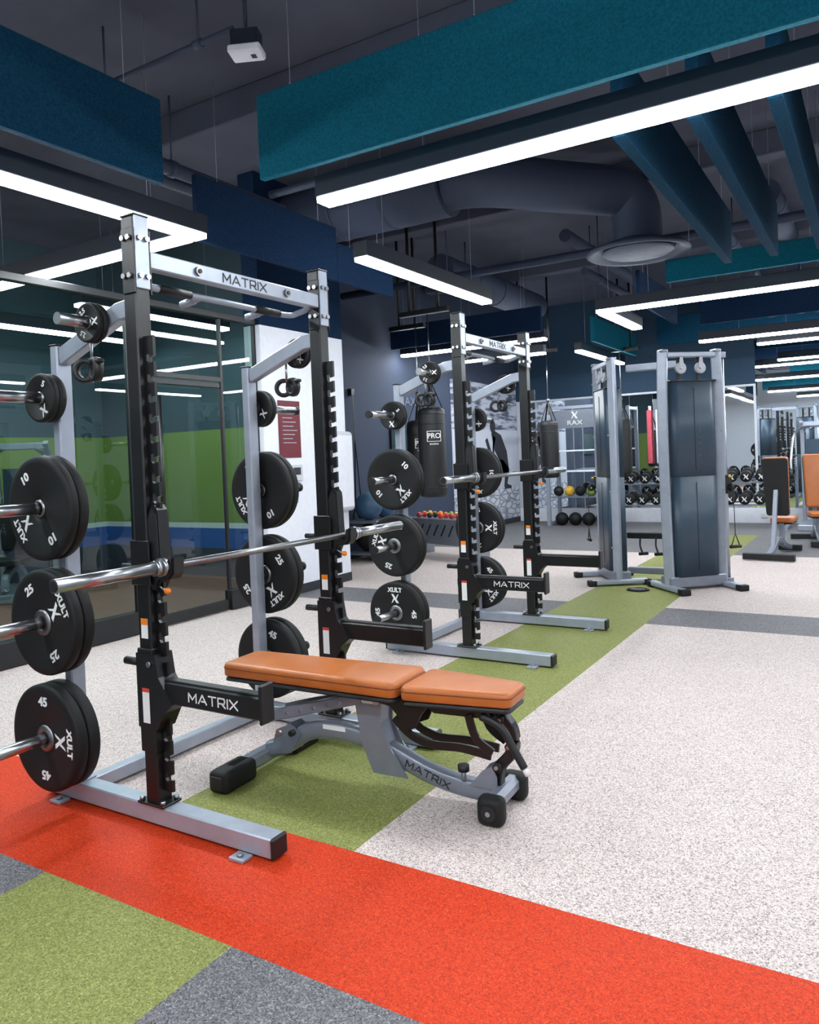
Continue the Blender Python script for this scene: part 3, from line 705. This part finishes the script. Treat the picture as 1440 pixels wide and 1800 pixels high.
# ------------------------------------------------------------------ cable machine
def tower(e,base,ang,flip):
    FM=T(*base)@RZ(ang)
    for u in (0.0,.60):
        mb=MB(); mb.M=FM; sg=-1 if u==0 else 1
        mb.bar(spath([(u,0,.03),(u+sg*.015,0,.8),(u+sg*.02,0,1.4),(u+sg*.015,0,2.0),(u,0,2.42)],4),.10,.055,M_SILVER,.012,up=(math.cos(math.radians(ang)),math.sin(math.radians(ang)),0))
        mb.bx(u-.035,u+.035,-.055,.055,2.40,2.43,M_GREY,.008)
        for z in (.4,1.0,1.6,2.2): mb.cyl((u,-.05,z),(u,-.058,z),.010,M_CHROME,seg=8)
        part(mb,'column',e,'silver curved column')
    arc=[(.30-.25*math.cos(math.pi*k/24),.0-.06*min(1,math.sin(math.pi*k/24)*1.6)**.8) for k in range(25)]
    pr=[(.05,.12)]+arc+[(.55,.12)]
    for z0,z1 in ((.14,1.147),(1.15,2.10)):
        mb=MB(); mb.M=FM; mb.poly(pr,z1-z0,M_SHROUD,T(0,0,(z0+z1)/2),True)
        mb.bx(.297,.302,-.063,-.055,z0+.06,z1-.06,M_BLACK2,.001)
        part(mb,'weight_shroud',e,'slate blue weight stack shroud')
    lt=MB(); lt.M=FM; 
    for i,ch in enumerate('MATRIX'): lt.text(ch,.034,T(.35,-.0615,1.66-i*.06)@FNY@RZ(-90),M_DIFF,1.2,.001,0)
    part(lt,'lettering',e,'pale vertical brand lettering')
    mb=MB(); mb.M=FM; mb.bx(.03,.57,-.05,.05,2.35,2.40,M_SILVER,.008); mb.bx(.04,.56,-.06,.10,2.10,2.12,M_BLACK2,.006)
    for u in (.18,.40): mb.bx(u-.02,u+.02,.0,.02,2.1,2.36,M_BLACK2,.003)
    part(mb,'top_crossbar',e,'silver top crossbar')
    for u in (.18,.40):
        mb=MB(); mb.M=FM
        mb.lathe([(.008,-.012),(.058,-.012),(.05,0),(.058,.012),(.008,.012)],M_WALLG,T(u,-.03,2.24)@RX(90),28,close=True)
        mb.poly([(-.03,.0),(.03,.0),(.015,.11),(-.015,.11)],.006,M_WALLG,T(u,-.05,2.24)@RX(90))
        mb.cyl((u,-.055,2.24),(u,.01,2.24),.010,M_CHROME,seg=10)
        part(mb,'pulley',e,'pale cable pulley')
    mb=MB(); mb.M=FM; mb.bx(-.02,.62,-.05,.14,.03,.14,M_GREY,.01)
    for u in (-.02,.62): mb.bar([(u,.30,.04),(u,-.28,.035)],.09,.05,M_SILVER,.012); mb.bx(u-.05,u+.05,-.33,-.24,.0,.06,M_RUB,.01,2); mb.bx(u-.05,u+.05,.26,.34,.0,.06,M_RUB,.01,2)
    part(mb,'base_foot',e,'silver splayed base')
    u=.67 if not flip else -.07
    mb=MB(); mb.M=FM; mb.cyl((u,0,.06),(u,0,2.36),.02,M_CHROME,seg=16); mb.bx(u-.03,u+.03,-.03,.03,2.34,2.4,M_GREY,.004); mb.bx(u-.035,u+.035,-.04,.04,.03,.09,M_GREY,.004)
    part(mb,'guide_rod',e,'chrome guide rod')
    mb=MB(); mb.M=FM; mb.bx(u-.04,u+.04,-.05,.05,.95,1.15,M_BLACK2,.01,2); mb.lathe([(.01,-.01),(.04,-.01),(.034,0),(.04,.01),(.01,.01)],M_BLACK2,T(u,-.09,1.02)@RY(90),20,close=True); mb.sph((u,-.07,1.13),.015,M_YEL)
    mb.cyl((u,-.12,1.0),(u,-.13,.55),.004,M_BLACK2,seg=8); mb.tube([(u-.05,-.13,.42),(u,-.13,.55),(u+.05,-.13,.42)],.006,M_BLACK2,8); mb.cyl((u-.06,-.13,.42),(u+.06,-.13,.42),.017,M_BLACK2)
    part(mb,'cable_carriage',e,'black pulley carriage with handle')
e=thing('cable_machine','twin tower cable machine with slate shrouds and silver columns','cable machine',(-2.15,8.6,0))
tower(e,(.30,-.58,0),44,False)
tower(e,(-.60,.12,0),-58,True)
mb=MB(); mb.bx(-.25,.32,.05,.11,2.3,2.38,M_SILVER,.01); part(mb,'connecting_beam',e,'beam joining both towers')
mb=MB(); mb.bx(-.3,.35,.05,.13,.45,.52,M_BLACK2,.01)
for x in (-.15,.02,.2): mb.tube(spath([(x,.06,.46),(x+.01,.0,.38),(x+.04,-.02,.30)],4),.01,M_BLACK2,8); mb.cyl((x,-.02,.29),(x+.1,-.02,.3),.018,M_BLACK2)
part(mb,'accessory_bar',e,'black bar with hanging handles')
part(MB().bx(-.3,.35,.05,.13,.06,.13,M_SILVER,.01),'connecting_beam',e)
mb=MB(); mb.tube(spath([(0,-.1,.012),(.12,-.14,.012),(.2,-.05,.012),(.1,.02,.012),(0,-.06,.012)],5),.012,M_BLACK2,8); mb.bx(.02,.16,-.12,-.02,0,.02,M_BLACK2,.006)
solo(mb,'ankle_strap','black ankle strap lying on the floor','strap',(-2.25,8.0,0))

# ------------------------------------------------------------------ heavy bags
def bag(loc,r,h,ztop,zc,lab,logo=True):
    e=thing('punching_bag',lab,'punching bag',(loc[0],loc[1],ztop-h),0,'punching bags')
    mb=MB(); mb.lathe([(0,0),(r*.8,.005),(r*.97,.03),(r,.08),(r,h-.1),(r*.96,h-.03),(r*.7,h),(0,h)],M_BLACK2,None,32)
    for z in (.12,h-.2,h-.08): mb.lathe([(r,z-.006),(r+.004,z),(r,z+.006)],M_BLACK,None,32)
    part(mb,'bag_body',e)
    mb=MB()
    for k in range(4):
        a=math.pi/4+k*math.pi/2; mb.bar([(r*.9*math.cos(a),r*.9*math.sin(a),h-.12),(r*.8*math.cos(a),r*.8*math.sin(a),h+.02),(0,0,h+.35)],.03,.006,M_BLACK2,.001)
    mb.cyl((0,0,h+.33),(0,0,zc-(ztop-h)),.008,M_CHROME,seg=8); mb.lathe([(.0,h+.33),(.03,h+.34),(.03,h+.38),(0,h+.39)],M_STEEL,None,12)
    part(mb,'hanging_strap',e,'black straps and steel swivel')
    if logo:
        lt=MB(); d=Vector((-loc[0],-loc[1],0)); a=math.degrees(math.atan2(d.y,d.x))-90-180
        lt.M=RZ(a+8-360)
        lt.bx(-.085,.085,-r-.004,-r+.02,h*.62,h*.62+.13,M_WHITE,.002); lt.bx(-.078,.078,-r-.006,-r,h*.62+.007,h*.62+.123,M_BLACK2,.001)
        lt.text('PRO',.085,T(0,-r-.007,h*.62+.068)@FNY,M_WHITE,1,.0008,.002); lt.text('BOXING',.028,T(0,-r-.004,h*.62-.03)@FNY,M_WHITE,1,.0008,.0005)
        part(lt,'lettering',e,'white printed logo')
BZ=3.2
bag((-4.7,8.3),.17,1.1,2.05,BZ,'black heavy bag with white square logo hanging on straps')
bag((-5.35,9.1),.17,1.0,1.95,BZ,'black heavy bag with white logo hanging behind another bag')
bag((-4.95,12.9),.16,1.0,2.0,BZ,'plain black heavy bag hanging near the mirror',False)
bag((-3.95,13.9),.16,1.0,2.0,BZ,'plain black heavy bag hanging near dumbbells',False)
def beam(x0,x1,y):
    mb=MB(); mb.bx(x0,x1,y-.04,y+.04,BZ,BZ+.06,M_BLACK,.005)
    for x in (x0+.15,x1-.15): mb.cyl((x,y,BZ+.05),(x,y,CT),.018,M_BLACK)
    solo(mb,'bag_beam','black steel overhead beam carrying a punching bag','bag frame',group='overhead bag beams')
beam(-5.1,-4.4,8.3); beam(-5.75,-5.2,9.1); beam(-5.6,-4.75,12.9); beam(-4.1,-3.6,13.9)

# ------------------------------------------------------------------ wall items
mb=MB(); mb.bx(0,.012,0,.36,0,.62,M_POSTER,.003); e=thing('wall_poster','maroon notice poster with pale text on white wall','poster',(-5.5,6.38,1.50)); part(mb,'poster_board',e)
mb=MB()
for i in range(9): mb.bx(.012,.0135,.06,.06+.24-(i*37%5)*.02,.52-i*.045,.526-i*.045,M_WALLG,0)
part(mb,'printed_lines',e,'pale printed text lines')
e=thing('thermostat','white wall thermostat with small display','thermostat',(-5.5,6.52,1.24)); part(MB().bx(0,.04,0,.2,0,.18,M_WALLG,.008),'case',e); part(MB().bx(.04,.043,.04,.16,.07,.15,M_GPRINT,.001),'display',e)
e=thing('wall_switch','green lit wall switch with small label','switch',(-5.5,6.58,1.0)); part(MB().bx(0,.012,0,.08,0,.12,M_WALLG,.004),'switch_plate',e); part(MB().bx(.012,.016,.02,.06,.02,.1,M_GRN,.002),'green_button',e)
e=thing('wall_cabinet','white rounded wall cabinet on the white wall end','wall cabinet',(-5.5,7.17,.85)); part(MB().box((.07,.2,.47),(.14,.40,.94),M_WALLG,.05,None,4),'cabinet_case',e); part(MB().box((.142,.2,.47),(.006,.32,.84),M_WALLW,.003),'cabinet_door',e)
lt=MB(); lt.text('RAX',.2,T(.006,0,0)@FX,M_DIFF,1.3,.004,.002)
solo(lt,'wall_sign','grey lettering sign mounted on slate wall','sign',(-6.67,11.0,2.38))
e=thing('wall_monitor','black wall monitor showing teal screen','monitor',(-6.67,10.9,1.35)); part(MB().bx(.0,.05,-.5,.5,0,.58,M_BLACK2,.008),'bezel',e); part(MB().bx(.05,.053,-.47,.47,.03,.55,M_SCREEN,0),'screen',e)
def straps(y):
    e=thing('suspension_trainer','black suspension straps hanging from slate wall','exercise strap',(-6.6,y,0),0,'suspension straps')
    mb=MB(); mb.bx(-.068,.0,-.04,.04,2.4,2.5,M_BLACK,.004); mb.bar([(-.01,0,2.42),(.0,0,1.7)],.03,.006,M_BLACK2,.001)
    for s in (-1,1): mb.bar([(.0,0,1.75),(.02,s*.08,.75)],.02,.005,M_BLACK2,.001); mb.tube(spath([(.02,s*.08,.75),(.02,s*.15,.6),(.02,s*.01,.6),(.02,s*.08,.75)],5),.012,M_BLACK2,8)
    part(mb,'strap',e)
for y in (8.95,9.35): straps(y)
e=thing('wall_mural','greyscale printed mural of crouching athlete above stones','mural',(-6.665,12.5,0.11))
part(MB().bx(0,.008,0,2.97,0,2.75,M_MURAL,0),'print_panel',e)
mb=MB(); A=T(.0095,1.95,.62)@FX@Matrix.Diagonal((1.3,1.15,1,1))
dk=mat('mural_ink',rgb(26,28,38),.7)
mb.poly([(.10*math.cos(a*.3)-.16,.12*math.sin(a*.3)+1.12) for a in range(21)],.001,dk,A)
for P in ([(-.22,1.0),(-.08,1.04),(.14,.97),(.34,.68),(.40,.36),(.20,.28),(.04,.52),(-.12,.70)],
          [(.40,.36),(.30,.22),(-.14,.38),(-.34,.46),(-.32,.56),(-.1,.56),(.2,.52)],
          [(-.34,.54),(-.22,.48),(-.2,.1),(-.24,.03),(-.44,.0),(-.44,.05),(-.32,.1)],
          [(.26,.34),(.42,.36),(.32,.09),(.48,.05),(.48,0),(.22,.0),(.20,.06)],
          [(-.16,.97),(-.06,.92),(-.20,.62),(-.36,.92),(-.44,.88),(-.26,.52),(-.12,.6)]):
    mb.poly(P,.001,dk,A)
part(mb,'printed_figure',e,'dark printed crouching athlete figure')

# ------------------------------------------------------------------ balls and storage bench near mural
def ball(loc,r,m,lab): solo(MB().sph((0,0,r),r,m,seg=28),'exercise_ball',lab,'exercise ball',loc,group='exercise balls')
mb=MB(); 
for z in (.1,.55): mb.bx(-.25,.25,-.5,.5,z,z+.03,M_GREY,.004)
for x in (-.23,.23):
    for y in (-.47,.47): mb.bx(x-.02,x+.02,y-.02,y+.02,0,.58,M_GREY,.004)
solo(mb,'ball_rack','grey open ball rack on the floor','rack',(-6.3,9.45,0))
ball((-6.3,9.2,.58),.2,M_BALLB,'blue grey stability ball on open rack')
ball((-6.3,9.62,.58),.19,M_BALLB,'blue grey stability ball on open rack')
ball((-6.3,9.2,.13),.2,M_RUB,'black medicine ball on lower rack shelf')
ball((-6.3,9.62,.13),.2,M_RUB,'black medicine ball on lower rack shelf')
e=thing('storage_bench','grey slotted metal storage bench on the floor','storage bench',(-5.4,9.9,0),-20)
mb=MB(); mb.bx(-.65,.65,-.25,.25,.52,.56,M_GREY,.006); mb.bx(-.65,.65,-.27,-.25,.2,.56,M_GREY,.004)
for x in (-.6,.6): mb.bx(x-.03,x+.03,-.22,.22,0,.52,M_GREY,.004)
part(mb,'bench_frame',e)
for i in range(6): part(MB().poly([(0,0),(.10,.16),(.13,.16),(.03,0)],.003,M_BLACK2,T(-.5+i*.16,-.2715,.32)@RX(90)),'vent_slot',e,'dark slanted slot')
cols=[M_YEL,M_REDV,M_ORANGE,M_BLACK2,M_GRN,M_RED]
for i in range(10):
    mm=cols[i%6]; mb=MB(); mb.sph((-.055,0,.04),.04,mm,seg=14); mb.sph((.055,0,.04),.04,mm,seg=14); mb.cyl((-.05,0,.04),(.05,0,.04),.016,mm,seg=12)
    a=math.radians(-20); lx=-.55+i*.12; ly=-.12 if i%2 else .08
    nm={0:'yellow',1:'red',2:'orange',3:'black',4:'green',5:'red orange'}[i%6]
    solo(mb,'hand_weight','small %s vinyl hand weight on storage bench'%nm,'hand weight',(-5.4+lx*math.cos(a)-ly*math.sin(a),9.9+lx*math.sin(a)+ly*math.cos(a),.56),70,group='coloured hand weights')

# ------------------------------------------------------------------ rig near mirror
e=thing('training_rig','silver training rig with sign panel and shelves against mirror','training rig',(-5.0,14.75,0))
mb=MB()
for x in (-.6,.6):
    for y in (-.3,.3): mb.bx(x-.035,x+.035,y-.035,y+.035,0,2.35,M_SILVER,.006)
    mb.bx(x-.03,x+.03,-.3,.3,2.27,2.33,M_SILVER,.005); mb.bx(x-.03,x+.03,-.3,.3,.02,.08,M_SILVER,.005)
mb.bx(-.6,.6,-.33,-.27,2.27,2.33,M_SILVER,.005)
part(mb,'rig_frame',e)
mb=MB(); mb.poly([(-.5,2.25),(.5,2.25),(.38,1.9),(-.38,1.9)],.02,M_GREY,T(0,-.34,0)@RX(90)); part(mb,'sign_panel',e)
mb=MB(); xlogo(mb,T(0,-.351,2.15)@FNY,.14,M_WHITE); mb.text('RAX',.12,T(0,-.351,2.0)@FNY,M_WHITE,1.3,.001,.001); part(mb,'lettering',e,'white sign lettering')
for z in (.55,1.05,1.45):
    part(MB().bx(-.57,.57,-.28,.28,z,z+.03,M_WALLW if z>1 else M_GREY,.004),'shelf',e)
for i in range(5): ball((-5.45+i*.22,14.62,.58),.1,[M_BLACK2,M_YEL,M_RUB,M_GRN,M_RUB][i],['black','yellow','black','green','black'][i]+' medicine ball on the rig shelf')
for i in range(4): ball((-5.4+i*.27,14.62,.001),.13,M_RUB,'large black slam ball on floor under rig')
for i,(x,mm,nm) in enumerate(((-3.85,M_PINK,'pink'),(-3.68,M_WALLW,'white'),(-3.5,M_REDV,'red'),(-3.0,M_PINK,'pink'))):
    mb=MB(); mb.bx(-.045,.045,-.03,.03,1.15,2.2,mm,.02,2); mb.bx(-.012,.012,-.01,.05,2.18,2.28,M_CHROME,.002)
    solo(mb,'exercise_mat','narrow %s foam mat hanging on the mirror wall'%nm,'exercise mat',(x,15.43,0),group='hanging foam mats')

# ------------------------------------------------------------------ dumbbells
def drack(x,lab):
    e=thing('dumbbell_rack',lab,'dumbbell rack',(x,14.5,0))
    mb=MB()
    for s in (-1,1):
        mb.bar([(s*.62,-.35,.03),(s*.62,.30,.03)],.06,.06,M_SILVER,.006); mb.bar([(s*.62,.15,.03),(s*.62,.05,1.0)],.07,.05,M_SILVER,.006,up=(1,0,0))
    part(mb,'rack_frame',e)
    for z,y in ((.42,-.13),(.80,.02)):
        mb=MB(); mb.box((0,y-.08,z),(1.24,.05,.03),M_GREY,.004); mb.box((0,y+.14,z+.04),(1.24,.05,.03),M_GREY,.004); part(mb,'shelf',e)
    return e
drack(-3.72,'silver two-tier dumbbell rack in front of the mirror'); drack(-2.0,'silver two-tier dumbbell rack in front of the mirror')
def dumb_master():
    e=thing('dumbbell','round black rubber dumbbell resting on rack','dumbbell',(0,0,0),0,'dumbbells on the racks')
    mb=MB(); mb.cyl((0,-.08,0),(0,.08,0),.016,M_CHROME); part(mb,'handle',e,'chrome handle')
    for s in (-1,1):
        mb=MB(); mb.lathe([(0,.07),(.085,.07),(.096,.08),(.096,.155),(.085,.165),(0,.165)],M_RUB,RX(90 if s<0 else -90),24); xlogo(mb,T(0,s*.166,0)@(FNY if s<0 else FPY),.09,M_WHITE)
        part(mb,'weight_head',e)
    return e
first=True
dm=dumb_master()
for X in (-3.72,-2.0):
    for z,y in ((.42,-.10),(.80,.05)):
        for i in range(5):
            loc=(X-.48+i*.24,14.5+y,z+.125)
            if first: dm.location=loc; dm.rotation_euler=(math.radians(10),0,0); first=False
            else: dup(dm,loc,(math.radians(10),0,math.radians(random.uniform(-5,5))))

# far upright benches
def ubench(loc,rz,lab,h=1.2):
    e=thing('weight_bench',lab,'weight bench',loc,rz)
    mb=MB(); mb.M=T(0,.0,.52)@RX(-8)@RX(90)@RZ(90); pad(mb,0,.76,.26,.30,-.035,.035,M_TAN); part(mb,'back_pad',e,'tan vinyl back pad')
    mb=MB(); mb.M=T(0,.0,.52)@RX(-8)@RX(90)@RZ(90); pad(mb,.01,.75,.27,.31,-.055,-.036,M_BLACK2); pad(mb,.01,.75,.27,.31,-.075,-.05,M_BLACK2); part(mb,'back_pad_base',e,'black pad backing')
    mb=MB(); mb.M=T(0,-.05,0)@RZ(-90); pad(mb,0.02,.42,.28,.24,.42,.48,M_TAN); pad(mb,0.03,.41,.27,.23,.40,.42,M_BLACK2); part(mb,'seat_pad',e,'tan vinyl seat pad')
    mb=MB(); mb.bar(spath([(0,-.5,.05),(0,-.2,.12),(0,.1,.22),(0,.4,.1),(0,.55,.06)],5),.07,.07,M_GREY,.01); mb.bar([(0,-.1,.12),(0,-.1,.41)],.06,.06,M_GREY,.006,up=(0,1,0)); mb.bar([(0,.35,.12),(0,.12,.85)],.05,.05,M_SILVER,.005,up=(1,0,0))
    part(mb,'frame',e,'grey steel frame')
    part(MB().bar([(-.3,.55,.05),(.3,.55,.05)],.07,.08,M_BLACK2,.01),'foot',e,'black rubber foot bar')
    part(MB().bar([(-.14,-.5,.05),(.14,-.5,.05)],.07,.08,M_BLACK2,.01),'foot',e,'black rubber foot bar')
ubench((-1.14,11.0,0),172,'upright adjustable bench showing black back of tan pad')
ubench((-.80,12.4,0),10,'upright adjustable bench with tan pads facing room')

# selectorised machines
def machine(loc,rz,lab,grp='studio machines'):
    e=thing('exercise_machine',lab,'exercise machine',loc,rz,grp)
    mb=MB(); mb.bx(-.35,.35,-.5,.5,.0,.1,M_SILVER,.01)
    for x in (-.3,.3): mb.bar(spath([(x,.4,.1),(x,.36,1.0),(x,.3,1.6),(x,.2,1.8)],4),.07,.06,M_SILVER,.008,up=(1,0,0))
    mb.bx(-.3,.3,.2,.28,1.72,1.8,M_SILVER,.01); mb.bar(spath([(0,.3,.1),(0,0,.35),(0,-.4,.3),(0,-.45,.1)],4),.08,.07,M_SILVER,.008)
    part(mb,'machine_frame',e)
    mb=MB(); mb.poly([(-.22,.12),(-.24,-.02),(0,-.06),(.24,-.02),(.22,.12)],1.3,M_SHROUD,T(0,.35,.85)); part(mb,'weight_shroud',e,'slate weight stack shroud')
    mb=MB(); mb.M=T(0,-.15,0)@RZ(-90); pad(mb,-.05,.35,.36,.36,.42,.49,M_BLACK2); part(mb,'seat',e,'black padded seat')
    mb=MB(); mb.M=T(0,-.05,.55)@RX(90)@RZ(90); pad(mb,0,.55,.3,.34,-.04,.04,M_BLACK2); part(mb,'backrest',e,'black padded backrest')
    for s in (-1,1):
        mb=MB(); mb.tube(spath([(s*.2,.2,1.72),(s*.38,-.1,1.6),(s*.42,-.35,1.2),(s*.42,-.4,1.0)],5),.022,M_CHROME); mb.cyl((s*.42,-.4,1.0),(s*.42,-.41,.85),.028,M_BLACK2)
        part(mb,'press_arm',e,'chrome press arm')
machine((-7.3,3.6,.006),70,'selectorised exercise machine behind the glass partition')
machine((-8.6,5.3,.006),40,'selectorised exercise machine behind the glass partition')
machine((-.85,14.6,0),0,'silver framed exercise machine in front of the mirrored wall','machines by the mirror')
